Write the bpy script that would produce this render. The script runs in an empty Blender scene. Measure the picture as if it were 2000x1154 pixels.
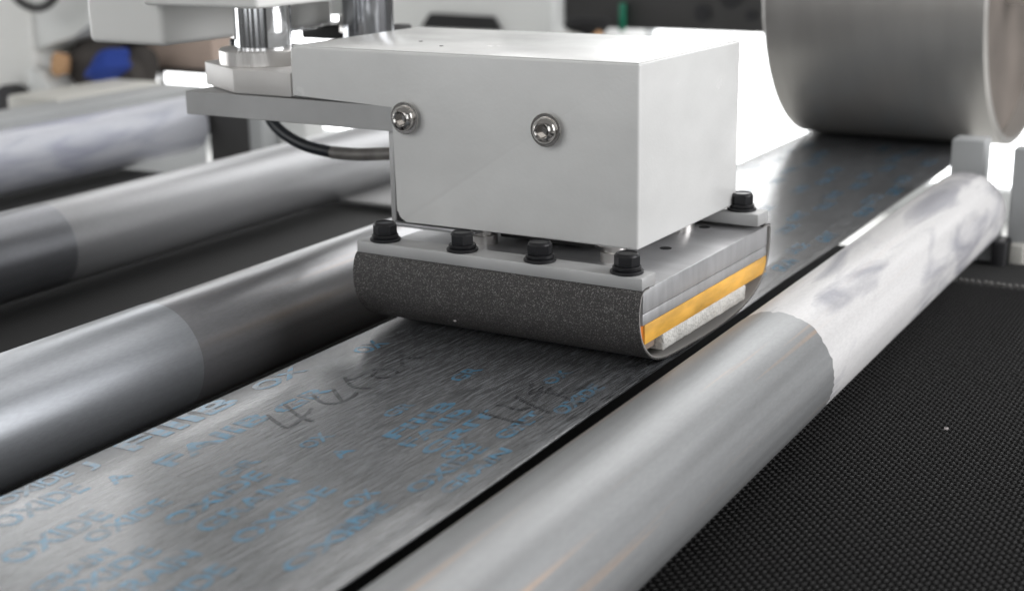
import bpy, bmesh, math, random
from mathutils import Vector, Matrix
random.seed(7)
MM = 0.001
sc = bpy.context.scene
COL = sc.collection

# ------------------------------------------------------------------ camera
cam_d = bpy.data.cameras.new("camera")
cam = bpy.data.objects.new("camera", cam_d)
COL.objects.link(cam)
R_ = Vector((0.85529844, 0.51794133, -0.01418992))
U_ = Vector((-0.12760004, 0.23709635, 0.96306986))
F_ = Vector((-0.50217806, 0.82190151, -0.26887747))
CP = Vector((370.44, -752.47, 206.48)) * MM
cam.matrix_world = Matrix(((R_.x, U_.x, -F_.x, CP.x), (R_.y, U_.y, -F_.y, CP.y), (R_.z, U_.z, -F_.z, CP.z), (0, 0, 0, 1)))
cam_d.sensor_width = 36
cam_d.lens = 50.22
cam_d.clip_start = 0.02
cam_d.clip_end = 60
cam_d.dof.use_dof = True
cam_d.dof.focus_distance = 0.85
cam_d.dof.aperture_fstop = 7.0
sc.camera = cam

# ------------------------------------------------------------------ world, lamps, exposure
world = bpy.data.worlds.new("World")
sc.world = world
world.use_nodes = True
world.node_tree.nodes["Background"].inputs[0].default_value = (1.0, 0.985, 0.965, 1)
world.node_tree.nodes["Background"].inputs[1].default_value = 0.26
sc.view_settings.view_transform = 'Standard'
sc.view_settings.look = 'None'
sc.view_settings.exposure = 0.0
sc.view_settings.gamma = 1.0

def area_lamp(name, loc, target, sx, sy, power, color=(1, 1, 1)):
    d = bpy.data.lights.new(name, 'AREA')
    d.shape = 'RECTANGLE'; d.size = sx; d.size_y = sy; d.energy = power; d.color = color
    o = bpy.data.objects.new(name, d)
    COL.objects.link(o)
    o.location = loc
    o.rotation_euler = (Vector(target) - Vector(loc)).to_track_quat('-Z', 'Y').to_euler()
    return o
area_lamp("side_daylight_lamp", (3.2, 0.9, 1.3), (0, 0.1, 0), 2.6, 2.6, 138, (0.99, 0.99, 1.0))
area_lamp("ceiling_lamp", (-0.8, 2.6, 3.0), (-0.2, 0.5, 0), 4.5, 3.6, 62, (1.0, 0.99, 0.98))
area_lamp("front_fill_lamp", (-0.9, -2.4, 1.6), (-0.1, 0.0, 0), 3.0, 1.2, 15, (1.0, 0.985, 0.96))  # added fill for the faces turned to the camera, not a known lamp

# ------------------------------------------------------------------ materials
MATS = {}
def mat(name, color, rough=0.5, metal=0.0, bump=None, var=None, spec=None, coat=0.0, emit=None):
    """bump=(scale, strength, distance_mm, stretch) ; var=(scale, amount, stretch)"""
    m = bpy.data.materials.new(name); m.use_nodes = True
    nt = m.node_tree; N = nt.nodes; L = nt.links
    b = N["Principled BSDF"]
    b.inputs["Base Color"].default_value = (*color, 1)
    b.inputs["Roughness"].default_value = rough
    b.inputs["Metallic"].default_value = metal
    if spec is not None: b.inputs["Specular IOR Level"].default_value = spec
    if coat: b.inputs["Coat Weight"].default_value = coat
    tc = N.new("ShaderNodeTexCoord")
    if var:
        mp = N.new("ShaderNodeMapping"); mp.inputs["Scale"].default_value = var[2]
        L.new(tc.outputs["Object"], mp.inputs[0])
        n = N.new("ShaderNodeTexNoise"); n.inputs["Scale"].default_value = var[0]; n.inputs["Detail"].default_value = 5
        L.new(mp.outputs[0], n.inputs["Vector"])
        r = N.new("ShaderNodeMapRange"); r.inputs[1].default_value = 0.3; r.inputs[2].default_value = 0.7
        r.inputs[3].default_value = 1 - var[1]; r.inputs[4].default_value = 1 + var[1]
        L.new(n.outputs[0], r.inputs[0])
        mx = N.new("ShaderNodeMix"); mx.data_type = 'RGBA'; mx.blend_type = 'MULTIPLY'; mx.inputs[0].default_value = 1
        mx.inputs[6].default_value = (*color, 1)
        L.new(r.outputs[0], mx.inputs[7]); L.new(mx.outputs[2], b.inputs["Base Color"])
        r2 = N.new("ShaderNodeMapRange"); r2.inputs[3].default_value = max(0.02, rough - 0.08); r2.inputs[4].default_value = min(1, rough + 0.08)
        L.new(n.outputs[0], r2.inputs[0]); L.new(r2.outputs[0], b.inputs["Roughness"])
    if bump:
        mp = N.new("ShaderNodeMapping"); mp.inputs["Scale"].default_value = bump[3]
        L.new(tc.outputs["Object"], mp.inputs[0])
        n = N.new("ShaderNodeTexNoise"); n.inputs["Scale"].default_value = bump[0]; n.inputs["Detail"].default_value = 3
        L.new(mp.outputs[0], n.inputs["Vector"])
        bp = N.new("ShaderNodeBump"); bp.inputs["Strength"].default_value = bump[1]; bp.inputs["Distance"].default_value = bump[2] * MM
        L.new(n.outputs[0], bp.inputs["Height"]); L.new(bp.outputs[0], b.inputs["Normal"])
    if emit:
        b.inputs["Emission Color"].default_value = (*emit[0], 1); b.inputs["Emission Strength"].default_value = emit[1]
    MATS[name] = m
    return m
ONE = (1, 1, 1)
M_paint = mat("white_orange_peel_paint", (0.66, 0.66, 0.652), 0.24, 0, bump=(420, 0.22, 0.5, ONE), var=(26, 0.035, (1, 1, 1.6)))
M_alu = mat("milled_aluminium", (0.46, 0.46, 0.47), 0.36, 0.6, bump=(120, 0.12, 0.15, (1, 12, 1)), var=(30, 0.10, (1, 5, 1)))
M_alu2 = mat("matt_aluminium", (0.43, 0.43, 0.43), 0.48, 0.3, bump=(60, 0.2, 0.2, (8, 1, 1)), var=(22, 0.10, ONE))
M_chrome = mat("polished_chrome", (0.72, 0.73, 0.75), 0.07, 1.0, var=(40, 0.05, (1, 1, 0.1)))
M_cast = mat("matt_machined_block", (0.56, 0.545, 0.53), 0.5, 0.25, bump=(200, 0.2, 0.15, ONE), var=(30, 0.05, ONE))
M_turned = mat("turned_steel", (0.68, 0.66, 0.64), 0.3, 0.85, bump=(50, 0.2, 0.15, (1, 1, 30)))
M_stain = mat("stainless_screw", (0.55, 0.53, 0.51), 0.16, 1.0, bump=(900, 0.1, 0.1, ONE))
M_black = mat("black_oxide_steel", (0.012, 0.012, 0.014), 0.38, 0.2, bump=(800, 0.3, 0.15, ONE))
M_dark = mat("dark_void", (0.012, 0.012, 0.013), 0.8)
M_orange = mat("amber_rubber", (0.70, 0.38, 0.065), 0.4, 0, bump=(90, 0.8, 0.6, (1, 0.4, 2)), var=(60, 0.30, (1, 0.5, 1.5)))
M_orange2 = mat("orange_tape", (0.62, 0.17, 0.02), 0.35, 0, var=(80, 0.2, ONE))
M_felt = mat("white_felt", (0.66, 0.65, 0.62), 0.95, 0, bump=(500, 1.0, 1.2, ONE), var=(160, 0.14, ONE))
M_tan = mat("tan_felt_end", (0.30, 0.235, 0.19), 0.9, 0, bump=(300, 0.8, 1.0, ONE))
M_backing = mat("grey_cloth_backing", (0.33, 0.32, 0.31), 0.6)
M_cable = mat("black_cable_sheath", (0.02, 0.024, 0.03), 0.3)
M_hosefit = mat("worn_grey_fitting", (0.30, 0.285, 0.27), 0.5, 0.5, var=(60, 0.4, ONE))
M_white = mat("white_machine_paint", (0.66, 0.67, 0.66), 0.4, 0, var=(3, 0.04, ONE))
M_brightwhite = mat("bright_white_paint", (0.80, 0.80, 0.78), 0.35, var=(5, 0.03, ONE))
M_cream = mat("cream_painted_steel", (0.56, 0.55, 0.51), 0.45, var=(4, 0.06, ONE))
M_greypaint = mat("grey_painted_steel", (0.36, 0.37, 0.375), 0.5, var=(5, 0.08, ONE))
M_darkpanel = mat("charcoal_sheet_steel", (0.035, 0.034, 0.034), 0.55, var=(6, 0.2, ONE))
M_floor = mat("pale_epoxy_floor", (0.62, 0.62, 0.60), 0.3, var=(1.5, 0.06, ONE))
M_wall = mat("light_hall_wall", (0.50, 0.51, 0.51), 0.8, var=(1.0, 0.05, ONE))
M_window = mat("daylight_window_pane", (0.8, 0.85, 0.9), 0.2, emit=((1.0, 0.995, 0.99), 3.6))
M_blue = mat("blue_cloth", (0.015, 0.045, 0.26), 0.85, bump=(20, 0.8, 8, ONE))
M_brown = mat("dark_rags", (0.05, 0.044, 0.04), 0.9, bump=(20, 0.8, 8, ONE), var=(12, 0.4, ONE))
M_tanobj = mat("tan_card", (0.50, 0.30, 0.16), 0.8)
M_pink = mat("tan_carton", (0.42, 0.33, 0.28), 0.8, var=(8, 0.1, ONE))
M_green = mat("green_enamel", (0.005, 0.16, 0.09), 0.4)
M_mesh = mat("black_mesh_strand", (0.0045, 0.0042, 0.0043), 0.5, 0, spec=0.13, var=(50, 0.35, ONE))
M_meshbase = mat("black_mesh_backing", (0.006, 0.006, 0.006), 0.8)
M_lint = mat("grey_lint", (0.14, 0.135, 0.13), 0.9)

def roller_mat(name, c1, rough, metal, streak=0.12, blotch=0.0, blotch_c=(0.3, 0.3, 0.34), bumpd=0.15, warm_reflection=0.0):
    m = bpy.data.materials.new(name); m.use_nodes = True
    nt = m.node_tree; N = nt.nodes; L = nt.links; b = N["Principled BSDF"]
    b.inputs["Metallic"].default_value = metal
    tc = N.new("ShaderNodeTexCoord")
    mp = N.new("ShaderNodeMapping"); mp.inputs["Scale"].default_value = (1, 0.03, 1)
    L.new(tc.outputs["Object"], mp.inputs[0])
    n = N.new("ShaderNodeTexNoise"); n.inputs["Scale"].default_value = 70; n.inputs["Detail"].default_value = 4
    L.new(mp.outputs[0], n.inputs["Vector"])
    r = N.new("ShaderNodeMapRange"); r.inputs[1].default_value = .3; r.inputs[2].default_value = .7
    r.inputs[3].default_value = 1 - streak; r.inputs[4].default_value = 1 + streak; L.new(n.outputs[0], r.inputs[0])
    mp2 = N.new("ShaderNodeMapping"); mp2.inputs["Scale"].default_value = (1.0, 0.2, 1.0)
    L.new(tc.outputs["Object"], mp2.inputs[0])
    n2 = N.new("ShaderNodeTexNoise"); n2.inputs["Scale"].default_value = 38; n2.inputs["Detail"].default_value = 5
    n2.inputs["Distortion"].default_value = 0.6
    L.new(mp2.outputs[0], n2.inputs["Vector"])
    r3 = N.new("ShaderNodeMapRange"); r3.inputs[1].default_value = .52; r3.inputs[2].default_value = .68
    r3.inputs[3].default_value = 0; r3.inputs[4].default_value = blotch; L.new(n2.outputs[0], r3.inputs[0])
    mb = N.new("ShaderNodeMix"); mb.data_type = 'RGBA'; mb.inputs[6].default_value = (*c1, 1); mb.inputs[7].default_value = (*blotch_c, 1)
    L.new(r3.outputs[0], mb.inputs[0])
    mp4 = N.new("ShaderNodeMapping"); mp4.inputs["Scale"].default_value = (1, 0.02, 1); mp4.inputs["Location"].default_value = (.3, .1, .7)
    L.new(tc.outputs["Object"], mp4.inputs[0])
    n4 = N.new("ShaderNodeTexNoise"); n4.inputs["Scale"].default_value = 160; n4.inputs["Detail"].default_value = 2
    L.new(mp4.outputs[0], n4.inputs["Vector"])
    r4 = N.new("ShaderNodeMapRange"); r4.inputs[1].default_value = .60; r4.inputs[2].default_value = .72
    r4.inputs[3].default_value = 0; r4.inputs[4].default_value = warm_reflection; L.new(n4.outputs[0], r4.inputs[0])
    mw = N.new("ShaderNodeMix"); mw.data_type = 'RGBA'; mw.inputs[7].default_value = (0.55, 0.34, 0.20, 1)  # orange reflection along the roller, painted as colour streaks
    L.new(r4.outputs[0], mw.inputs[0]); L.new(mb.outputs[2], mw.inputs[6])
    # fine scuffs all over
    n5 = N.new("ShaderNodeTexNoise"); n5.inputs["Scale"].default_value = 800; n5.inputs["Detail"].default_value = 2
    mp5 = N.new("ShaderNodeMapping"); mp5.inputs["Scale"].default_value = (1, .25, 1); L.new(tc.outputs["Object"], mp5.inputs[0]); L.new(mp5.outputs[0], n5.inputs["Vector"])
    r5 = N.new("ShaderNodeMapRange"); r5.inputs[1].default_value = .3; r5.inputs[2].default_value = .7; r5.inputs[3].default_value = 0.95; r5.inputs[4].default_value = 1.05
    L.new(n5.outputs[0], r5.inputs[0])
    rm = N.new("ShaderNodeMath"); rm.operation = 'MULTIPLY'; L.new(r.outputs[0], rm.inputs[0]); L.new(r5.outputs[0], rm.inputs[1])
    mx = N.new("ShaderNodeMix"); mx.data_type = 'RGBA'; mx.blend_type = 'MULTIPLY'; mx.inputs[0].default_value = 1
    L.new(mw.outputs[2], mx.inputs[6]); L.new(rm.outputs[0], mx.inputs[7]); L.new(mx.outputs[2], b.inputs["Base Color"])
    rr = N.new("ShaderNodeMapRange"); rr.inputs[3].default_value = rough - .06; rr.inputs[4].default_value = rough + .06
    L.new(n.outputs[0], rr.inputs[0]); L.new(rr.outputs[0], b.inputs["Roughness"])
    bp = N.new("ShaderNodeBump"); bp.inputs["Strength"].default_value = .25 if bumpd else 0.0; bp.inputs["Distance"].default_value = max(bumpd, .001) * MM
    L.new(n2.outputs[0], bp.inputs["Height"]); L.new(bp.outputs[0], b.inputs["Normal"])
    return m
M_sleeveR = roller_mat("satin_roller_sleeve", (0.265, 0.27, 0.275), 0.44, 0.35, 0.22, bumpd=0.0, warm_reflection=0.55)
M_chalk = roller_mat("chalky_white_roller", (0.62, 0.61, 0.61), 0.55, 0.05, 0.12, 0.8, (0.25, 0.25, 0.29), warm_reflection=0.05)
M_sleeve1 = roller_mat("satin_blue_grey_sleeve", (0.34, 0.355, 0.38), 0.32, 0.65, 0.10, bumpd=0.004)
M_tube1 = roller_mat("burnished_roller_tube", (0.24, 0.24, 0.25), 0.30, 0.55, 0.10, bumpd=0.004, warm_reflection=0.15)
M_sleeve2 = roller_mat("dull_roller_sleeve", (0.20, 0.205, 0.22), 0.34, 0.7, 0.10)
M_tube2 = roller_mat("grey_roller_tube", (0.26, 0.262, 0.27), 0.38, 0.45, 0.06, 0.3, (0.34, 0.34, 0.35))
M_tube3 = roller_mat("pale_blotched_roller", (0.42, 0.43, 0.47), 0.5, 0.2, 0.05, 0.8, (0.25, 0.26, 0.33))
M_drum = mat("machined_drum_steel", (0.50, 0.485, 0.465), 0.38, 0.8, bump=(60, 0.1, 0.15, (6, 0.4, 0.4)), var=(26, 0.05, (2, 0.4, 0.4)))
M_drumend = mat("brownish_drum_end", (0.21, 0.18, 0.16), 0.5, 0.5, var=(14, 0.2, ONE))

def grit_mat():
    m = bpy.data.materials.new("black_abrasive_grit"); m.use_nodes = True
    nt = m.node_tree; N = nt.nodes; L = nt.links; b = N["Principled BSDF"]
    tc = N.new("ShaderNodeTexCoord")
    v = N.new("ShaderNodeTexVoronoi"); v.inputs["Scale"].default_value = 2100; L.new(tc.outputs["Object"], v.inputs["Vector"])
    rp = N.new("ShaderNodeValToRGB"); e = rp.color_ramp.elements
    e[0].position = 0.0; e[0].color = (0.026, 0.025, 0.025, 1); e[1].position = 1.0; e[1].color = (0.30, 0.29, 0.285, 1)
    e2 = rp.color_ramp.elements.new(0.82); e2.color = (0.065, 0.060, 0.058, 1)
    sp = N.new("ShaderNodeSeparateColor"); L.new(v.outputs["Color"], sp.inputs[0]); L.new(sp.outputs[0], rp.inputs[0])
    L.new(rp.outputs[0], b.inputs["Base Color"])
    b.inputs["Roughness"].default_value = 0.42
    bp = N.new("ShaderNodeBump"); bp.inputs["Strength"].default_value = 0.9; bp.inputs["Distance"].default_value = 0.5 * MM
    L.new(v.outputs["Distance"], bp.inputs["Height"]); L.new(bp.outputs[0], b.inputs["Normal"])
    return m
M_grit = grit_mat()

def belt_mat(name, ink=None, cover=0.8, gloss=1.0):
    m = bpy.data.materials.new(name); m.use_nodes = True
    nt = m.node_tree; N = nt.nodes; L = nt.links; b = N["Principled BSDF"]
    g = N.new("ShaderNodeNewGeometry")   # world position: ink and belt share one grain
    def noise(scale, stretch, detail=4):
        mp = N.new("ShaderNodeMapping"); mp.inputs["Scale"].default_value = stretch
        mp.inputs["Rotation"].default_value = (0, 0, -0.028)
        L.new(g.outputs["Position"], mp.inputs[0])
        n = N.new("ShaderNodeTexNoise"); n.inputs["Scale"].default_value = scale; n.inputs["Detail"].default_value = detail
        L.new(mp.outputs[0], n.inputs["Vector"]); return n
    s1 = noise(1600, (1, 0.05, 1)); s2 = noise(1000, (1, 0.025, 1)); s3 = noise(9, (1, 1, 1), 3); s4 = noise(2600, (1, 0.35, 1), 2)
    def mul(a, k, c):
        q = N.new("ShaderNodeMath"); q.operation = 'MULTIPLY_ADD'; q.inputs[1].default_value = k
        L.new(a, q.inputs[0])
        if isinstance(c, float): q.inputs[2].default_value = c
        else: L.new(c, q.inputs[2])
        return q.outputs[0]
    h = mul(s1.outputs[0], 0.62, mul(s2.outputs[0], 0.45, mul(s4.outputs[0], 0.23, 0.0)))
    rp = N.new("ShaderNodeMapRange"); rp.inputs[1].default_value = 0.52; rp.inputs[2].default_value = 0.78
    rp.inputs[3].default_value = 0.03; rp.inputs[4].default_value = 0.20; L.new(h, rp.inputs[0])
    r3 = N.new("ShaderNodeMapRange"); r3.inputs[3].default_value = 0.85; r3.inputs[4].default_value = 1.15; L.new(s3.outputs[0], r3.inputs[0])
    mm = N.new("ShaderNodeMath"); mm.operation = 'MULTIPLY'; L.new(rp.outputs[0], mm.inputs[0]); L.new(r3.outputs[0], mm.inputs[1])
    cc = N.new("ShaderNodeCombineColor")
    for i, k in enumerate((0.965, 1.0, 1.06)):
        q = N.new("ShaderNodeMath"); q.operation = 'MULTIPLY'; q.inputs[1].default_value = k; L.new(mm.outputs[0], q.inputs[0]); L.new(q.outputs[0], cc.inputs[i])
    out = cc.outputs[0]
    if ink:
        f = N.new("ShaderNodeMapRange"); f.inputs[1].default_value = 0.52; f.inputs[2].default_value = 0.70
        f.inputs[3].default_value = cover; f.inputs[4].default_value = cover * 0.35; L.new(h, f.inputs[0])
        s5 = noise(170, (1, 0.6, 1), 3)
        w5 = N.new("ShaderNodeMapRange"); w5.inputs[1].default_value = 0.40; w5.inputs[2].default_value = 0.56
        w5.inputs[3].default_value = 1.0 if gloss < .5 else 0.25; w5.inputs[4].default_value = 1.0; L.new(s5.outputs[0], w5.inputs[0])
        fm = N.new("ShaderNodeMath"); fm.operation = 'MULTIPLY'; L.new(f.outputs[0], fm.inputs[0]); L.new(w5.outputs[0], fm.inputs[1])
        mx = N.new("ShaderNodeMix"); mx.data_type = 'RGBA'; mx.inputs[7].default_value = (*ink, 1)
        L.new(fm.outputs[0], mx.inputs[0]); L.new(out, mx.inputs[6]); out = mx.outputs[2]
    L.new(out, b.inputs["Base Color"])
    b.inputs["Roughness"].default_value = 0.27
    b.inputs["Metallic"].default_value = 0.05
    b.inputs["Specular IOR Level"].default_value = 1.0 * gloss
    b.inputs["Coat Weight"].default_value = 0.55 * gloss; b.inputs["Coat Roughness"].default_value = 0.2
    bp = N.new("ShaderNodeBump"); bp.inputs["Strength"].default_value = 0.55; bp.inputs["Distance"].default_value = 0.25 * MM
    L.new(h, bp.inputs["Height"]); L.new(bp.outputs[0], b.inputs["Normal"])
    return m
M_belt = belt_mat("brushed_grey_abrasive_belt")
M_ink = belt_mat("worn_blue_print", (0.05, 0.25, 0.43), 0.95, 0.55)
M_marker = belt_mat("black_marker_line", (0.012, 0.012, 0.014), 0.9, 0.3)

# ------------------------------------------------------------------ geometry helpers (all in millimetres)
def box(bm, x0, x1, y0, y1, z0, z1, bev=0.0, seg=2):
    r = bmesh.ops.create_cube(bm, size=1)
    vs = r['verts']
    for v in vs:
        v.co = Vector((x0 + (v.co.x + .5) * (x1 - x0), y0 + (v.co.y + .5) * (y1 - y0), z0 + (v.co.z + .5) * (z1 - z0)))
    if bev:
        es = list({e for v in vs for e in v.link_edges})
        bmesh.ops.bevel(bm, geom=es, offset=bev, segments=seg, profile=0.5, affect='EDGES')
def lathe(bm, prof, c=(0, 0, 0), axis='Z', seg=32, jitter=None, cap=True):
    """prof: list of (r, h) along the axis"""
    rings = []
    for k, (r, h) in enumerate(prof):
        ring = []
        for i in range(seg):
            a = 2 * math.pi * i / seg
            hh = h + (jitter(i) if jitter and k in jitter.rings else 0)
            p = {'Z': (r * math.cos(a), r * math.sin(a), hh), 'Y': (r * math.cos(a), hh, r * math.sin(a)), 'X': (hh, r * math.cos(a), r * math.sin(a))}[axis]
            ring.append(bm.verts.new((c[0] + p[0], c[1] + p[1], c[2] + p[2])))
        rings.append(ring)
    for a, b in zip(rings, rings[1:]):
        for i in range(seg):
            j = (i + 1) % seg
            bm.faces.new((a[i], a[j], b[j], b[i]))
    if cap and prof[0][0] > 0: bm.faces.new(list(reversed(rings[0])))
    if cap and prof[-1][0] > 0: bm.faces.new(rings[-1])
def prism(bm, pts, axis, lo, hi, bev=0.0, seg=2):
    """pts 2-D polygon; axis 'Y': pts=(x,z); 'X': pts=(y,z); 'Z': pts=(x,y)"""
    def P(p, t): return {'Y': (p[0], t, p[1]), 'X': (t, p[0], p[1]), 'Z': (p[0], p[1], t)}[axis]
    a = [bm.verts.new(P(p, lo)) for p in pts]; b = [bm.verts.new(P(p, hi)) for p in pts]
    n = len(pts); fs = [bm.faces.new(a), bm.faces.new(list(reversed(b)))]
    for i in range(n):
        j = (i + 1) % n; fs.append(bm.faces.new((a[i], b[i], b[j], a[j])))
    if bev:
        es = list({e for v in a + b for e in v.link_edges})
        bmesh.ops.bevel(bm, geom=es, offset=bev, segments=seg, profile=0.5, affect='EDGES')
def tube(bm, path, r, seg=12):
    rings = []
    for k, p in enumerate(path):
        p = Vector(p); t = (Vector(path[min(k + 1, len(path) - 1)]) - Vector(path[max(k - 1, 0)])).normalized()
        n = t.cross(Vector((0.13, 1, 0.2))).normalized(); b = t.cross(n)
        rr = r[k] if isinstance(r, (list, tuple)) else r
        rings.append([bm.verts.new(p + rr * (math.cos(2 * math.pi * i / seg) * n + math.sin(2 * math.pi * i / seg) * b)) for i in range(seg)])
    for a, b in zip(rings, rings[1:]):
        for i in range(seg): bm.faces.new((a[i], a[(i + 1) % seg], b[(i + 1) % seg], b[i]))
    bm.faces.new(list(reversed(rings[0]))); bm.faces.new(rings[-1])
def catmull(pts, n=5):
    out = []
    P = [pts[0]] + list(pts) + [pts[-1]]
    for i in range(1, len(P) - 2):
        for k in range(n):
            t = k / n
            out.append(tuple(0.5 * (2 * P[i][d] + (P[i + 1][d] - P[i - 1][d]) * t + (2 * P[i - 1][d] - 5 * P[i][d] + 4 * P[i + 1][d] - P[i + 2][d]) * t * t + (-P[i - 1][d] + 3 * P[i][d] - 3 * P[i + 1][d] + P[i + 2][d]) * t ** 3) for d in range(len(pts[0]))))
    out.append(tuple(pts[-1])); return out
def offset2d(pts, d):
    out = []
    for i, p in enumerate(pts):
        a = Vector(pts[max(i - 1, 0)]); b = Vector(pts[min(i + 1, len(pts) - 1)]); t = (b - a).normalized()
        out.append((p[0] - t.y * d, p[1] + t.x * d))
    return out
def obj(name, bm, m, parent=None, smooth=True, kind=None):
    bmesh.ops.recalc_face_normals(bm, faces=bm.faces[:])
    bmesh.ops.scale(bm, vec=(MM, MM, MM), verts=bm.verts[:])
    me = bpy.data.meshes.new(name); bm.to_mesh(me); bm.free()
    me.materials.append(m)
    if smooth:
        me.shade_auto_smooth(use_auto_smooth=True, angle=math.radians(35)) if hasattr(me, "shade_auto_smooth") else None
        for p in me.polygons: p.use_smooth = True
        me.set_sharp_from_angle(angle=math.radians(35))
    o = bpy.data.objects.new(name, me); COL.objects.link(o)
    if parent: o.parent = parent
    if kind: o["kind"] = kind
    return o
def thing(name, label, cat, loc=(0, 0, 0), rz=0, group=None):
    o = bpy.data.objects.new(name, None); COL.objects.link(o); o.empty_display_size = 0.02
    o.location = Vector(loc) * MM; o.rotation_euler = (0, 0, rz)
    o["label"] = label; o["category"] = cat
    if group: o["group"] = group
    return o
def tag(o, label, cat): o["label"] = label; o["category"] = cat; return o
def copy_obj(src, parent, loc, name=None):
    c = src.copy(); COL.objects.link(c); c.parent = parent; c.location = Vector(loc) * MM
    for ch in src.children:
        d = ch.copy(); COL.objects.link(d); d.parent = c
    return c
BM = bmesh.new
TILT = 0.028          # the roller bed is turned this much from the sanding head

# ------------------------------------------------------------------ setting: floor, walls
bm = BM(); box(bm, -9000, 5000, -2500, 6000, -960, -900); o = obj("floor", bm, M_floor, smooth=False); o["kind"] = "structure"
def wall_with_windows():
    y = 4200
    bm = BM()
    box(bm, -9000, 5000, y, y + 120, 3200, 3600); box(bm, -9000, 5000, y, y + 120, -900, -780)
    spans = WIN
    edges = [-9000] + [v for s in spans for v in s] + [5000]
    for a, b in zip(edges[0::2], edges[1::2]): box(bm, a, b, y, y + 120, -780, 3200)
    w = obj("back_wall", bm, M_wall, smooth=False); w["kind"] = "structure"
    for a, b in spans:
        bm = BM(); box(bm, a, b, y + 70, y + 80, -780, 3200); p = obj("window_pane", bm, M_window, w, smooth=False)
        n = max(2, int((b - a) / 700)); bm = BM()
        for k in range(n + 1):
            x = a + (b - a) * k / n; box(bm, x - 18, x + 18, y + 20, y + 68, -780, 3200)
        box(bm, a, b, y + 22, y + 66, 420, 450)
        obj("window_frame", bm, M_greypaint, w, smooth=False)
WIN = [(-6900, -2560), (-2050, 300)]
wall_with_windows()
beam = thing("reflection_blocker", "unseen grey beam added to keep low window reflections off the belt", "beam", (-3900, 4080, -900))  # added beam, blocks the low window reflections on the belt
bm = BM(); box(bm, -3000, 1400, -60, 60, 1400, 2420, 8, 2); obj("beam_web", bm, M_greypaint, beam)
for x in (-1400, 1300):
    bm = BM(); box(bm, x, x + 90, -50, 50, 0, 1400, 4); obj("post", bm, M_greypaint, beam)
def far_wall(name, panes, axis, at, thick, lo, hi, z0, z1, m_wall, m_pane):
    """hall wall with glazed bays between piers"""
    bm = BM()
    def bx(a, b, z_0, z_1, d0, d1, bmm):
        if axis == 'X': box(bmm, at + d0, at + d1, a, b, z_0, z_1)
        else: box(bmm, a, b, at + d0, at + d1, z_0, z_1)
    bx(lo, hi, -900, z0, 0, thick, bm); bx(lo, hi, z1, 3600, 0, thick, bm)
    edges = [lo] + [v for s_ in panes for v in s_] + [hi]
    for a, b in zip(edges[0::2], edges[1::2]): bx(a, b, z0, z1, 0, thick, bm)
    w = obj(name, bm, m_wall, smooth=False); w["kind"] = "structure"
    for a, b in panes:
        bm = BM(); bx(a, b, z0, z1, thick * .4, thick * .6, bm); obj("window_pane", bm, m_pane, w, smooth=False)
M_frontglow = mat("front_glow_pane", (0.8, 0.85, 0.9), 0.2, emit=((1.0, 0.985, 0.96), 1.2))  # glow added behind the camera, not a known window
far_wall("side_wall", [(-2300, -100), (100, 2000), (2150, 4100)], 'X', -7000, -120, -2500, 4200, -700, 900, M_wall, M_window)
far_wall("front_wall", [(-4200, -3500), (-2500, -1500), (-900, -500), (200, 900), (1500, 2900)], 'Y', -3000, -120, -7000, 4500, -100, 2200, M_darkpanel, M_frontglow)  # unseen wall; bright bands added for contrast in the chrome and front light

# ------------------------------------------------------------------ conveyor of black woven mesh
conv = thing("mesh_conveyor", "wide black woven mesh conveyor running under the steel rollers", "conveyor", (0, 0, -118), TILT)
bm = BM(); box(bm, -1500, 520, -520, 560, -12, -4, 1)
obj("belt_backing", bm, M_meshbase, conv)
def strands():
    me = bpy.data.meshes.new("woven_strand")
    vs = []; fs = []
    px, py = 3.1, 3.2
    x0, y0 = 60.0, -240.0
    nx, ny = 76, 218
    amp, r = 0.62, 0.98
    def strip(pts, side, r):
        b = len(vs); n = len(pts)
        for (x, y, z, rr) in pts:
            for (a, c) in ((-1, -0.55), (-0.5, 0.55), (0.5, 0.55), (1, -0.55)):
                if side == 'x': vs.append((x + a * rr, y, z + c * rr))
                else: vs.append((x, y + a * rr, z + c * rr))
        for i in range(n - 1):
            for k in range(3):
                fs.append((b + 4 * i + k, b + 4 * i + k + 1, b + 4 * (i + 1) + k + 1, b + 4 * (i + 1) + k))
    for i in range(nx):                      # lengthwise strands
        x = x0 + i * px; pts = []
        for j in range(ny * 2 + 1):
            y = y0 + j * py / 2
            ph = math.pi * ((j / 2) + i)
            pts.append((x + 0.25 * math.sin(ph) + random.uniform(-.12, .12), y, -1.6 + amp * 0.7 * math.cos(ph), r * 0.85))
        strip(pts, 'x', r)
    for j in range(ny):                      # crosswise strands, with slanting floats
        y = y0 + j * py; pts = []
        for i in range(nx * 3 + 1):
            x = x0 + i * px / 3
            ph = math.pi * (i / 3 + j)
            s = math.sin(ph)
            pts.append((x, y - 1.5 * s * abs(s) + random.uniform(-.22, .22), -0.9 - amp * 1.0 * math.cos(ph + 0.4), r * (0.8 + 0.3 * math.cos(ph + 3.14))))
        strip(pts, 'y', r)
    me.from_pydata([(a * MM, b * MM, c * MM) for a, b, c in vs], [], fs)
    me.materials.append(M_mesh)
    for p in me.polygons: p.use_smooth = True
    o = bpy.data.objects.new("woven_strand", me); COL.objects.link(o); o.parent = conv; o["kind"] = "stuff"
strands()
bm = BM()
for k in range(70):                          # pale loops along the far edge
    x = 62 + k * 5.2 + random.uniform(-.8, .8)
    lathe(bm, [(0.01, -1.5), (1.9, -0.6), (2.3, 0.6), (1.2, 1.9), (0.01, 2.3)], (x, 462 + random.uniform(-1, 1), 0), 'Z', 7)
obj("edge_loop", bm, M_lint, conv, kind="stuff")

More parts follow.
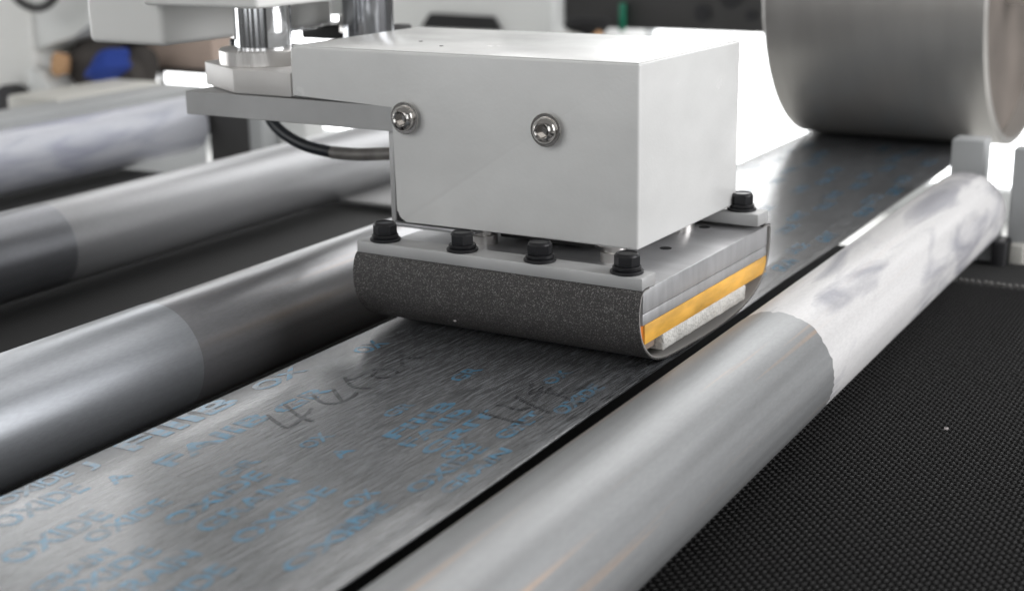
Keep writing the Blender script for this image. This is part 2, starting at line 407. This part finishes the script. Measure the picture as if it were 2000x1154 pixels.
# ------------------------------------------------------------------ abrasive belt
belt = thing("abrasive_belt", "long grey sanding belt with worn blue print lying under the sanding pad", "sanding belt", (0, 0, -66), TILT)
def belt_sheet():
    xs = [-180, -178, -150, -120, -90, -60, -40, -25, -12, -6, -2, 3, 7, 12, 17, 19]
    zs = [-.8, 0, 0, 0, 0, 0, 0, 0, 0.0, .15, .3, -0.1, -0.8, -1.1, -1.3, -2.2]
    line = [(y, 0.0, 0) for y in range(-700, 871, 12)] + [(875.0, 0.0, 0)]
    for k in range(1, 30):
        t = math.radians(k * 5); line.append((875 + 178 * math.sin(t), 178 - 178 * math.cos(t), t))
    bm = BM(); rows = []
    for top in (0, 1):
        g = []
        for (y, z, t) in line:
            yy = -math.sin(t); zz = math.cos(t)
            off = [(zv - (0.9 if top else 0)) for zv in zs]
            wob = 0.5 * math.sin(y * 0.013) * (1 if y < -250 else 0)
            # the spare slack at the edge waves a little
            g.append([bm.verts.new((x + (0.6 * math.sin(y * .021) if x > 13 else 0), y + yy * f, z + zz * f)) for x, f in zip(xs, off)])
        rows.append(g)
    for top, g in enumerate(rows):
        for a, b in zip(g, g[1:]):
            for i in range(len(xs) - 1):
                bm.faces.new((a[i], a[i + 1], b[i + 1], b[i]))
    for (a, b), (c, d) in zip(zip(rows[0], rows[0][1:]), zip(rows[1], rows[1][1:])):
        bm.faces.new((a[0], b[0], d[0], c[0])); bm.faces.new((a[-1], b[-1], d[-1], c[-1]))
    return obj("belt_band", bm, M_belt, belt)
belt_sheet()
BX = [-180, -178, -150, -120, -90, -60, -40, -25, -12, -6, -2, 3, 7, 12, 17, 19]
BZ = [-.8, 0, 0, 0, 0, 0, 0, 0, 0.0, .15, .3, -0.1, -0.8, -1.1, -1.3, -2.2]
def belt_z(x):
    for a, b, za, zb in zip(BX, BX[1:], BZ, BZ[1:]):
        if a <= x <= b: return za + (zb - za) * (x - a) / (b - a)
    return 0.0
def word(text, x, y, length, height, sheet=0.10):
    cu = bpy.data.curves.new("w", 'FONT'); cu.body = text; cu.size = 1.0; cu.offset = 0.03; cu.resolution_u = 3
    cu.extrude = 0.0
    t = bpy.data.objects.new("w", cu); COL.objects.link(t)
    dg = bpy.context.evaluated_depsgraph_get(); dg.update()
    me = bpy.data.meshes.new_from_object(t.evaluated_get(dg))
    bpy.data.objects.remove(t); bpy.data.curves.remove(cu)
    xs = [v.co.x for v in me.vertices]; ys = [v.co.y for v in me.vertices]
    ax, bx, ay, by = min(xs), max(xs), min(ys), max(ys)
    for v in me.vertices:
        u = (v.co.x - ax) / (bx - ax) * length; w = (v.co.y - ay) / (by - ay) * height
        v.co = Vector(((x - w) * MM, (y + u) * MM, (sheet + max(belt_z(x - w), belt_z(x - w + .01) )) * MM))
    me.materials.clear(); me.materials.append(M_ink); me.name = "printed_word"
    o = bpy.data.objects.new("printed_word", me); COL.objects.link(o); o.parent = belt
    return o
WORDS = [("FIIIB", -163, -263, 86, 15), ("FAIIB", -131, -270, 82, 14), ("OX", -163, -158, 44, 13), ("GR", -128, -182, 46, 13),
         ("OXIDE", -147, -360, 52, 15), ("OXIDE", -114, -384, 58, 15), ("J", -163, -292, 8, 12), ("A", -140, -300, 14, 10),
         ("OXIDE", -80, -322, 68, 12), ("GRAIN", -62, -320, 66, 12), ("OXIDE", -40, -322, 68, 12),
         ("FIIIB", -52, -186, 62, 10), ("FAIIB", -38, -192, 62, 10), ("GRIT", -24, -196, 70, 9), ("OX", -84, -218, 22, 10), ("A", -62, -222, 14, 9),
         ("OXIDE", -4, -334, 78, 10), ("OXIDE", -2, -240, 66, 11), ("GRAIN", 9, -232, 62, 7), ("GRIT", 0, -160, 44, 10), ("OXIDE", 8, -112, 52, 9),
         ("OXIDE", -68, -400, 56, 12), ("GRAIN", -50, -392, 54, 12), ("OXIDE", -28, -400, 58, 12), ("OX", -150, -74, 26, 14), ("GR", -96, -268, 26, 9), ("OXIDE", -100, -352, 50, 11), ("OX", -20, -268, 22, 9), ("GRIT", -8, -296, 40, 8), ("OXIDE", -168, -342, 44, 10), ("GR", -72, -160, 24, 9), ("OX", -12, -196, 26, 9), ("GRAIN", -84, -398, 44, 10), ("OX", -20, -72, 26, 9), ("GR", -70, -92, 26, 10)]
for w in WORDS: word(*w)
for k, (x, y) in enumerate([(x + (8 if r % 2 else 0), 180 + r * 52 + (x % 23)) for r in range(12) for x in (-150, -112, -70, -34, 4)]):
    if random.random() < 0.86: word(["OXIDE", "GRAIN", "OXIDE", "GRIT"][k % 4], x, y, 34 + (k * 7) % 12, 12)
STROKES = [[(-136.2, -188.3), (-123.4, -195.5), (-113.1, -199.1), (-114.5, -188.8), (-117.6, -177.2), (-120.8, -168.3)], [(-138.6, -170.1), (-127.7, -176.9), (-118.2, -182.3), (-110.3, -184.6), (-107.2, -183.9)],
 [(-134.0, -150.2), (-122.9, -157.5), (-115.3, -157.4), (-111.5, -151.3), (-111.4, -143.1), (-114.1, -135.2)], [(-129.1, -137.1), (-120.2, -144.8), (-112.6, -150.9)],
 [(-136.4, -116.1), (-128.0, -123.7), (-120.7, -128.3), (-115.1, -127.4), (-110.7, -125.0)], [(-133.2, -119.9), (-129.2, -116.6), (-129.8, -109.2), (-130.5, -99.4), (-125.3, -94.3), (-118.3, -91.7), (-111.5, -97.0), (-111.5, -103.7), (-116.7, -107.6), (-123.5, -105.8), (-125.8, -99.1)],
 [(-133.8, -59.6), (-125.3, -72.0), (-116.5, -83.8)], [(-123.0, -68.4), (-118.0, -66.2), (-114.6, -62.7)],
 [(-35.3, -130.7), (-27.7, -131.7), (-18.5, -133.5), (-10.7, -135.2), (-4.2, -135.8)], [(-32.3, -117.6), (-28.4, -115.5), (-20.9, -117.5), (-15.3, -116.3), (-13.0, -111.5)],
 [(-29.9, -99.0), (-21.4, -104.4), (-12.2, -108.4), (-4.2, -112.8), (1.5, -114.1)], [(-32.6, -74.8), (-28.0, -83.9), (-23.5, -92.7)], [(-27.6, -70.1), (-21.4, -86.0), (-16.0, -101.5)],
 [(-20.5, -85.5), (-12.4, -84.9), (-6.3, -79.6), (-2.7, -68.2)], [(-21.0, -76.2), (-12.9, -85.1), (-4.5, -87.9), (0.5, -88.9)]]
for si, s in enumerate(STROKES):
    pts = catmull(s, 6); bm = BM(); hw = 1.15
    lft = offset2d(pts, hw); rgt = offset2d(pts, -hw)
    a = [bm.verts.new((p[0], p[1], 0.15 + si * .006 + belt_z(p[0]))) for p in lft]; b = [bm.verts.new((p[0], p[1], 0.15 + si * .006 + belt_z(p[0]))) for p in rgt]
    for i in range(len(pts) - 1): bm.faces.new((a[i], a[i + 1], b[i + 1], b[i]))
    obj("marker_stroke", bm, M_marker, belt)

# ------------------------------------------------------------------ rollers
class Ragged:
    def __init__(s, amp, n=96): s.rings = (0, 1, 2, 3); s.a = [random.uniform(-amp, amp) * (1 if random.random() < .35 else .35) for _ in range(n)]
    def __call__(s, i): return (s.a[i % len(s.a)] + s.a[(i * 3) % len(s.a)] * .4)
def roller(x, y_end, split, m_tube, m_sleeve, label, ragged=0.0, y0=-640):
    t = thing("steel_roller", label, "roller", (x, 0, -79), TILT, "steel rollers lying across the mesh conveyor")
    R = 37.0
    bm = BM(); s = split if split is not None else y0
    lathe(bm, [(R - 4, s - 3), (R - .15, s - 3), (R - .15, y_end - 3), (R - 1.2, y_end - .8), (R - 3.5, y_end), (R - 14, y_end)], axis='Y', seg=96)
    obj("tube", bm, m_tube, t)
    if split is not None:
        bm = BM(); j = None
        if ragged:
            j = Ragged(ragged); j.rings = (2, 3)
        lathe(bm, [(R - 3, y0), (R + .1, y0), (R + .1, split), (R - .4, split + .6)], axis='Y', seg=96, jitter=j)
        obj("sleeve", bm, m_sleeve, t)
    bm = BM(); lathe(bm, [(26, y_end - 1), (26, y_end + 14), (24, y_end + 15)], axis='Y', seg=40); obj("end_cap", bm, M_darkpanel, t)
    bm = BM(); lathe(bm, [(11, y_end + 15), (11, y_end + 48), (9.5, y_end + 50)], axis='Y', seg=32); obj("journal", bm, M_turned, t)
    return t
roller(72, 567, 52, M_chalk, M_sleeveR, "steel roller right of the sanding belt, grey near half and chalky white far half", ragged=3.2)
roller(-289, 600, -118, M_tube1, M_sleeve1, "steel roller directly left of the sanding belt with a blue-grey near section")
roller(-600, 640, 67, M_tube2, M_sleeve2, "grey steel roller in the middle of the three on the left")
roller(-962, 640, None, M_tube3, None, "pale blotched steel roller farthest to the left")

# ------------------------------------------------------------------ drum that the belt runs round
drum = thing("belt_drum", "big bare steel drum standing on the far end of the sanding belt", "drum", (0, 875, 111), 0)
bm = BM(); RD = 176.0
lathe(bm, [(RD - 9, -202), (RD - 2.5, -202), (RD, -199.5), (RD, 28.5), (RD - 2.5, 31), (RD - 8, 31), (RD - 8, 12)], axis='X', seg=128)
obj("drum_shell", bm, M_drum, drum)
bm = BM(); lathe(bm, [(30, 8), (RD - 8.5, 8), (RD - 8.5, 12.5), (30, 12.5)], axis='X', seg=96); obj("end_disc", bm, M_drumend, drum)
bm = BM(); lathe(bm, [(24, -240), (24, 60), (22, 62)], axis='X', seg=48); obj("shaft", bm, M_turned, drum)

# ------------------------------------------------------------------ sanding head
head = thing("sanding_head", "white painted sanding head with a bolted felt pad pressing on the grey belt", "sanding machine", (-90, 60, -66))
H0 = Vector((-90, 60, -66))
def part(name, bm, m, parent=None, **k):
    bmesh.ops.translate(bm, vec=-H0, verts=bm.verts[:])
    o = obj(name, bm, m, head if parent is None else parent, **k)
    return o
bm = BM()
def arc(cx, cz, r, a0, a1, n=5): return [(cx + r * math.cos(math.radians(a0 + (a1 - a0) * k / n)), cz + r * math.sin(math.radians(a0 + (a1 - a0) * k / n))) for k in range(n + 1)]
outline = [(0, 0), (0, 111.5)] + arc(-258, 107.5, 4, 90, 180, 4) + [(-262, 77), (-177.5, 77)] + arc(-170.5, 7, 7, 180, 270, 5)
prism(bm, outline, 'Y', 0, 152, 1.6, 3)
cover = part("cover", bm, M_paint)
bm = BM()   # raised rim of the folded top sheet
box(bm, -260.5, -1.2, 1.2, 150.8, 111.3, 112.1, 0.35, 2)
part("top_sheet", bm, M_paint, cover)
for (x, z) in ((-61, 69.3), (-166, 69.8)):
    bm = BM()
    lathe(bm, [(7.6, 0.5), (7.6, -3.2)], (x, 0, z), 'Y', 32); part("rubber_spacer", bm, M_dark, cover)
    bm = BM(); lathe(bm, [(7, -3.0), (10.1, -3.0), (10.4, -3.3), (10.4, -4.7), (10.1, -5.0), (6, -5.0)], (x, 0, z), 'Y', 48); part("washer", bm, M_stain, cover)
    bm = BM()
    lathe(bm, [(8.1, -4.9), (8.3, -5.5), (8.1, -6.6), (7.3, -8.1), (6.0, -9.2), (5.0, -9.8), (4.6, -9.5), (4.0, -9.0)], (x, 0, z), 'Y', 48, cap=False)
    # hexagon socket
    a = [bm.verts.new((x + 4.15 * math.cos(math.pi / 3 * k + .4), -9.2, z + 4.15 * math.sin(math.pi / 3 * k + .4))) for k in range(6)]
    b = [bm.verts.new((v.co.x, -5.6, v.co.z)) for v in a]
    for k in range(6): bm.faces.new((a[k], a[(k + 1) % 6], b[(k + 1) % 6], b[k]))
    bm.faces.new(b)
    part("button_screw", bm, M_stain, cover)
for (x, y) in ((-194, 57), (-163, 36)):
    bm = BM(); lathe(bm, [(1.5, 112.0), (1.4, 112.35), (0.4, 112.4)], (x, y, 0), 'Z', 9); part("paint_chip", bm, M_dark, cover)
bm = BM(); box(bm, -185.5, -181.5, 4, 84, -1.5, 59, 0.8); part("side_plate", bm, M_alu2)
bm = BM(); box(bm, -181.4, -177.8, 5, 84, -1.2, 58.6); part("gap_shade", bm, M_dark)  # dark fill standing in for the shade of the gap
bm = BM(); box(bm, -184, -120, 2.5, 110, -4.5, -1.8, 0.5); part("foot_plate", bm, M_alu)
# arm plate and shaft clamp
bm = BM(); prism(bm, [(-361, 0.5), (-178.6, 0.5), (-178.6, 42), (-262, 42), (-285, 78), (-330, 78), (-352, 48), (-361, 24)], 'Z', 59.5, 76.0, 0.35, 1); part("arm_plate", bm, M_alu2)
bm = BM(); prism(bm, [(-309, 1), (-263.5, 1), (-263.5, 84), (-309, 84), (-366, 70), (-371, 36), (-315, 1)][0:0] + [(-315, 1), (-263.5, 1), (-263.5, 84), (-330, 84), (-368, 62), (-368, 30)], 'Z', 76.8, 93.5, 0.8, 2); blk = part("shaft_flange", bm, M_cast)
bm = BM(); lathe(bm, [(31.5, 93.4), (32, 94), (32, 103.5), (31, 104.6), (21, 104.8)], (-321, 42, 0), 'Z', 64); part("collar", bm, M_turned)
for (x, y) in ((-361, 60), (-350, 78)):
    bm = BM(); lathe(bm, [(6.5, 94.4), (6.5, 107), (5.8, 107.6), (3.6, 107.6), (3.6, 104)], (x, y, 0), 'Z', 24); part("socket_bolt", bm, M_black)
M_chrome2 = mat("chrome_dark_reflections", (0.36, 0.37, 0.39), 0.13, 1.0, var=(40, 0.05, (1, 1, 0.1)))  # darker copy of the chrome, its dark reflections put into the base colour
def bolt_shaft(x, y, z0, z1, r, m=M_chrome):
    bm = BM(); lathe(bm, [(r, z0), (r, z1)], (x, y, 0), 'Z', 96); part("guide_shaft", bm, m)
bolt_shaft(-321, 42, 60, 420, 20.5)
bolt_shaft(-335, 186, 60, 420, 20.5, M_chrome2)
# hose
path = catmull([(-372, 100, 58), (-368.4, 100, 40.8), (-353.7, 100, 29.8), (-333.9, 100, 22.9), (-308.9, 100, 20.0)], 6)
bm = BM(); tube(bm, path, 4.6, 14); part("cable", bm, M_cable)
bm = BM(); tube(bm, catmull([(-309.5, 100, 20), (-284.4, 100, 20.4), (-253.3, 100, 23.5), (-200, 100, 28), (-183, 100, 30)], 4), 4.9, 14); part("cable_sleeve", bm, M_hosefit)
# pad stack
bm = BM(); box(bm, -184, 21, -35, 158, -28, -14, 0.5); part("base_plate", bm, M_alu)
bm = BM(); box(bm, -184, 20.8, -34.9, 157.9, -35.2, -28.25, 0.45); part("backing_plate", bm, M_alu)
bm = BM(); box(bm, -183.6, 20.9, -32, 158.4, -47.4, -35.3, 0.7); part("amber_pad", bm, M_orange)
bm = BM(); box(bm, -183.6, 19.6, -35.4, -32.1, -47.6, -35.4, 0.5); part("orange_strip", bm, M_orange2)
bm = BM(); box(bm, -180, 15, -26, -6, -55.5, -47.6, 1.0); part("felt_end", bm, M_tan)
bm = BM()
box(bm, -180, 20.2, -5.5, 124, -58.6, -47.6, 1.6, 3)
bmesh.ops.subdivide_edges(bm, edges=[e for e in bm.edges if e.calc_length() > 40], cuts=40, use_grid_fill=True)
for v in bm.verts:
    v.co += Vector((random.uniform(-.25, .25), random.uniform(-.2, .2), random.uniform(-.16, .16)))
part("felt_pad", bm, M_felt)
prof = catmull([(-28, -13.7), (-34, -13.9), (-37.5, -16), (-39.6, -21), (-40.6, -28), (-39.6, -36), (-36.6, -44), (-31, -51), (-22, -57.5), (-10, -61.2), (8, -63.2), (57, -64.6), (95, -63.6), (120, -60.6), (140, -55), (153, -47), (160, -37), (162.5, -26), (162.5, -17), (160.5, -13.8), (150, -13.4)], 5)
def sheet(name, m, d0, d1, sub=False):
    a = offset2d(prof, d0); b = offset2d(prof, d1)
    bm = BM(); cols = [-184.4 + (205.8) * k / 40 for k in range(41)]
    G = []
    for pts in (a, b): G.append([[bm.verts.new((x, p[0], p[1])) for x in cols] for p in pts])
    for g in G:
        for r0, r1 in zip(g, g[1:]):
            for i in range(40): bm.faces.new((r0[i], r0[i + 1], r1[i + 1], r1[i]))
    n = len(a)
    for i in range(n - 1):
        for e in (0, 40): bm.faces.new((G[0][i][e], G[0][i + 1][e], G[1][i + 1][e], G[1][i][e]))
    for i in range(40):
        for e in (0, n - 1): bm.faces.new((G[0][e][i], G[0][e][i + 1], G[1][e][i + 1], G[1][e][i]))
    return part(name, bm, m)
sheet("cloth_backing", M_backing, 0.0, 0.7)
sheet("abrasive_sheet", M_grit, -1.0, -0.02)
# clamp bars with bolts
def make_bolt(parent, x, y, z):
    g = random.uniform(0, 1)
    bm = BM(); lathe(bm, [(4, 0), (9.6, 0), (10.0, .4), (10.0, 1.5), (9.5, 2.0), (4, 2.0)], axis='Z', seg=36); w = obj("washer", bm, M_black, parent)
    bm = BM(); lathe(bm, [(4, 2.05), (8.3, 2.05), (8.6, 2.6), (8.6, 4.0), (8.2, 4.4), (4, 4.4)], axis='Z', seg=32); s = obj("spring_washer", bm, M_black, parent)
    bm = BM(); h = []
    lathe(bm, [(7.6, 4.5), (7.7, 4.8), (7.7, 10.4)], axis='Z', seg=6)
    lathe(bm, [(7.4, 10.3), (6.5, 11.9), (6.1, 12.1), (5.4, 11.5)], axis='Z', seg=24)
    hd = obj("bolt_head", bm, M_black, parent)
    return [w, s, hd]
def place(os_, x, y, z, rz):
    for o in os_:
        o.location = (Vector((x, y, z)) - H0) * MM; o.rotation_euler = (0, 0, rz)
bm = BM(); box(bm, -184, 21.2, -37, -19, -13.9, -6, 0.9, 2); fb = part("clamp_bar", bm, M_alu2)
bm = BM(); box(bm, -184, 21.2, 140, 158.5, -11.6, -3, 0.9, 2); rb = part("clamp_bar", bm, M_alu2)
proto = make_bolt(fb, 0, 0, 0); place(proto, 7, -28.5, -6, .3)
for bar, x, y, z, rz in ((fb, -52, -28, -6, .75), (fb, -108, -28, -6, .1), (fb, -167, -28.5, -6, .55), (rb, 5, 150, -3, .2), (rb, -52, 150, -3, .5), (rb, -108, 150, -3, .8), (rb, -167, 150, -3, .1)):
    cs = []
    for s in proto:
        c = s.copy(); COL.objects.link(c); c.parent = bar; cs.append(c)
    place(cs, x, y, z, rz)
for (x, y) in ((-12.4, 65.6), (-14.9, 132.9)):
    bm = BM(); lathe(bm, [(3.9, -14.1), (3.9, -13.75), (2.2, -13.7)], (x, y, 0), 'Z', 20); part("hole_shade", bm, M_dark)  # dark disc in place of a shaded countersunk hole
for (x, y) in ((-27, 22), (-125, 24), (-27, 120), (-125, 120)):
    bm = BM(); lathe(bm, [(9, -14), (9, -8), (7, -7.8), (7, -4), (11, -3.8), (11, 0.5)], (x, y, 0), 'Z', 32); part("standoff", bm, M_turned)
bm = BM(); box(bm, -120, -48, 36, 110, -12, -0.5, 1); part("inner_block", bm, M_darkpanel)

# ------------------------------------------------------------------ carriage above the shafts
car = thing("carriage", "pale grey carriage bracket above the chrome guide shafts", "machine bracket", (-360, 60, 104))
C0 = Vector((-360, 60, 104))
def cpart(name, bm, m):
    bmesh.ops.translate(bm, vec=-C0, verts=bm.verts[:]); return obj(name, bm, m, car)
bm = BM(); box(bm, -481, -403, 25, 228, 103, 300, 5, 4); cpart("side_housing", bm, M_brightwhite)
bm = BM(); box(bm, -408, -299, 12, 330, 134, 300, 3, 3); cpart("slab", bm, M_brightwhite)
bm = BM(); box(bm, -402.8, -399.5, 165, 228, 102, 105, 0.6); cpart("bottom_lip", bm, M_chrome)
bm = BM(); box(bm, -440, -345, 228, 262, 90, 102.5, 2); cpart("dark_crossbar", bm, M_darkpanel)
bm = BM(); lathe(bm, [(14, 98.5), (15, 99), (15, 112), (11, 114), (11, 134)], (-374, 222, 0), 'Z', 32); cpart("lock_nut", bm, M_turned)
bm = BM(); box(bm, -492, -440, 300, 306, 104, 300, 1); cpart("rear_plate", bm, M_white)

# ------------------------------------------------------------------ bearing blocks at the roller ends
def block(name, label, cat, x0, x1, y0, y1, z0, z1, m, rz=TILT, bev=2):
    bm = BM(); cx, cy = (x0 + x1) / 2, (y0 + y1) / 2
    box(bm, x0 - cx, x1 - cx, y0 - cy, y1 - cy, z0, z1, bev, 3)
    o = obj(name, bm, m); o.location = (cx * MM, cy * MM, 0); o.rotation_euler = (0, 0, rz)
    return tag(o, label, cat)
block("guide_block", "pale grey square block above the far end of the right roller", "block", 38, 68, 572, 600, -120, -14, M_greypaint)
block("side_plate", "grey upright plate at the right picture edge beside the roller end", "plate", 94, 150, 570, 590, -180, -18, M_greypaint)
block("support_post", "grey post under the far end of the right roller", "post", 66, 86, 560, 590, -330, -84, M_greypaint)
block("dark_support", "black upright bracket below the far end of the right roller", "bracket", 86, 99, 545, 575, -330, -100, M_black)
block("cream_foot", "small cream block beside the far right roller bearing", "block", 99, 112, 560, 580, -128, -104, M_cream)
block("edge_rail", "grey rail behind the far edge of the black mesh", "rail", 99, 420, 560, 600, -330, -128, M_greypaint)
block("bearing_block", "dark bearing block at the far end of the pale left roller", "bearing", -952, -885, 648, 690, -170, -45, M_darkpanel)
block("bearing_plate", "grey bearing plate behind the dark block of the far left roller", "plate", -885, -862, 650, 700, -330, -40, M_greypaint)
block("bearing_cover", "pale plate between the ends of the two far left rollers", "plate", -860, -815, 680, 720, -330, -52, M_white)
block("cross_bar", "grey flat bar crossing the conveyor between the left rollers", "bar", -640, -420, 470, 600, -116, -111, M_alu2)

def speck(label, x, y, z, r):
    rnd = random.Random(int(x * 7)); bm = BM(); bmesh.ops.create_icosphere(bm, subdivisions=2, radius=r)
    for v in bm.verts: v.co *= rnd.uniform(.6, 1.1); v.co.z *= .7
    o = obj("lint_speck", bm, MATS["grey_lint_pale"]); o["group"] = "pale lint specks"; o.location = (x * MM, y * MM, z * MM); return tag(o, label, "lint")
mat("grey_lint_pale", (0.5, 0.46, 0.46), 0.9)
speck("pale lint speck lying on the black mesh at right", 164.8, 102.5, -117.6, 1.6)
speck("tiny pale crumb on the lower front of the dark sanding sheet", -110.5, -34.6, -50.5, 1.0)

# ------------------------------------------------------------------ machine frame in the left background
def frame_rail():
    t = thing("frame_rail", "pale long frame rail behind the far left roller", "rail", (-1180, 600, -110), TILT)
    bm = BM(); box(bm, -60, 20, -900, 270, -80, 46, 3, 2); obj("rail_body", bm, M_greypaint, t)
    bm = BM(); box(bm, -150, -46, 40, 255, -20, 50, 5, 2); obj("rail_cover", bm, M_cream, t)
frame_rail()
def left_machine():
    t = thing("side_machine", "white machine column with housing and gusset at the left picture edge", "machine", (-1560, 930, -900))
    O = Vector((-1560, 930, -900))
    def p(name, bm, m):
        bmesh.ops.translate(bm, vec=-O, verts=bm.verts[:]); return obj(name, bm, m, t)
    bm = BM(); box(bm, -1760, -1575, 900, 1100, -900, 600, 8, 3); p("column", bm, M_brightwhite)
    bm = BM(); prism(bm, [(-1574, -34), (-1480, -6), (-1400, 34), (-1400, 300), (-1574, 300)], 'Y', 905, 1050, 5, 2); p("housing", bm, M_white)
    bm = BM(); prism(bm, [(-1574, -60), (-1545, -62), (-1490, -122), (-1490, -300), (-1574, -300)], 'Y', 880, 960, 4, 2); p("gusset", bm, M_white)
    bm = BM(); lathe(bm, [(10, 860), (40, 860), (42, 862), (42, 884), (40, 886), (10, 886)], (-1604, 0, -128), 'Y', 48); p("wheel", bm, M_black)
    bm = BM(); tube(bm, catmull([(-1560, 860, 110), (-1545, 850, 62), (-1500, 850, 44), (-1455, 850, 60), (-1440, 860, 110)], 6), 7, 12); p("hose", bm, M_darkpanel)
left_machine()
def rag(name, label, cat, cx, cy, cz, sx, sy, sz, m, seed, tilt=0):
    rnd = random.Random(seed); bm = BM()
    bmesh.ops.create_icosphere(bm, subdivisions=3, radius=1)
    ks = [Vector((rnd.gauss(0, 1), rnd.gauss(0, 1), rnd.gauss(0, 1))) * 2.2 for _ in range(6)]
    for v in bm.verts:
        d = 1 + 0.16 * sum(math.sin(v.co.dot(k) + i) for i, k in enumerate(ks)) / 1.6
        v.co = Vector((v.co.x * sx * d, v.co.y * sy * d, v.co.z * sz * d))
    o = obj(name, bm, m); o.location = (cx * MM, cy * MM, cz * MM); o.rotation_euler = (0, math.radians(tilt), 0); return tag(o, label, cat)
bench = thing("work_bench", "dark workbench carrying rags behind the left frame rail", "bench", (-1400, 1020, -900))
bm = BM(); box(bm, -190, -60, -90, 40, 760, 790, 3); obj("bench_top", bm, M_darkpanel, bench)
for x in (-175, -75):
    for y in (-75, 25):
        bm = BM(); box(bm, x - 12, x + 12, y - 12, y + 12, 0, 760, 2); obj("leg", bm, M_darkpanel, bench)
bm = BM(); box(bm, -190, -66, 28, 40, 790, 980, 3); obj("bench_back", bm, M_brown, bench)
rag("dark_rag", "crumpled dark rag pile left of the blue cloth", "rag", -1520, 985, -62, 62, 45, 50, M_brown, 3)
rag("blue_cloth", "crumpled blue cloth lying among the dark rags", "cloth", -1432, 930, -60, 52, 36, 24, M_blue, 5, -38)
rag("brown_rag", "brown rag right of the blue cloth", "rag", -1425, 985, -68, 36, 36, 40, M_brown, 8)
rag("tan_glove", "small tan crumpled glove at the left of the rags", "glove", -1516, 905, -52, 17, 15, 20, M_tanobj, 11)
block("carton", "tan cardboard carton right of the brown rag", "box", -1500, -1330, 1060, 1120, -70, 50, M_pink, rz=0.1)
shelf = thing("side_shelf", "thin dark shelf carrying the tan cardboard carton", "shelf", (-1390, 1090, -900))
bm = BM(); box(bm, -68, 64, -40, 40, 823, 829.5, 1); obj("shelf_board", bm, M_darkpanel, shelf)
for x in (-68, -50):
    bm = BM(); box(bm, x, x + 8, -40, -32, 0, 823, 1); obj("leg", bm, M_darkpanel, shelf)
# ------------------------------------------------------------------ machines in the back
def back_machine():
    t = thing("white_cabinet", "white machine cabinet with a black slot behind the sanding head", "cabinet", (-1150, 1700, -900))
    O = Vector((-1150, 1700, -900))
    bm = BM(); box(bm, -1344 - O.x, -968 - O.x, -100, 300, 0, 1900, 8, 3); obj("cabinet_body", bm, M_white, t)
    bm = BM(); prism(bm, [(-1262 - O.x, 860), (-1078 - O.x, 860), (-1096 - O.x, 886), (-1240 - O.x, 888)], 'Y', -112, -99, 1.0, 1); obj("slot_shade", bm, M_dark, t)  # dark block in place of the shade inside the slot opening
back_machine()
def gantry():
    t = thing("dark_gantry", "charcoal perforated gantry beam between the white cabinet and the drum", "machine beam", (-700, 1640, -900))
    O = Vector((-700, 1640, -900))
    bm = BM(); box(bm, -967 - O.x, 300 - O.x, 0, 180, 868, 1010, 4, 2); obj("beam_panel", bm, M_darkpanel, t)
    for (x, z, r) in ((-683, 0, 15), (-591, -1, 10), (-630, 30, 20), (-520, 20, 14), (-450, -5, 10)):
        bm = BM(); lathe(bm, [(r - 3, -3), (r, -3), (r, 2)], (x - O.x, 0, z - O.z), 'Y', 28); obj("hole_ring", bm, M_black, t)
        bm = BM(); lathe(bm, [(r - 3, -1), (0.01, -1)], (x - O.x, 0, z - O.z), 'Y', 28); obj("hole", bm, M_dark, t)
    bm = BM(); box(bm, -846 - O.x, -835 - O.x, -12, -2, 864, 915, 2); obj("green_stripe", bm, M_green, t)
    for x in (180, 280):
        bm = BM(); box(bm, x - O.x, x + 60 - O.x, 20, 160, 0, 867, 4); obj("leg", bm, M_darkpanel, t)
gantry()
rag("dark_tool", "dark tool lying on the bench behind the sanding head beside the green stripe", "tool", -880, 1570, -22, 45, 20, 20, M_dark, 21)
block("tool_shelf", "narrow shelf behind the sanding head under the dark gantry", "shelf", -950, -800, 1540, 1610, -60, -52, M_darkpanel, rz=0)
rag("beige_scrap", "beige scrap on the shelf behind the sanding head", "scrap", -905, 1550, -42, 26, 14, 9, M_cream, 23)
rag("tan_scrap", "tan scrap left of the green stripe behind the sanding head", "scrap", -848, 1550, -40, 9, 9, 12, M_tanobj, 25)
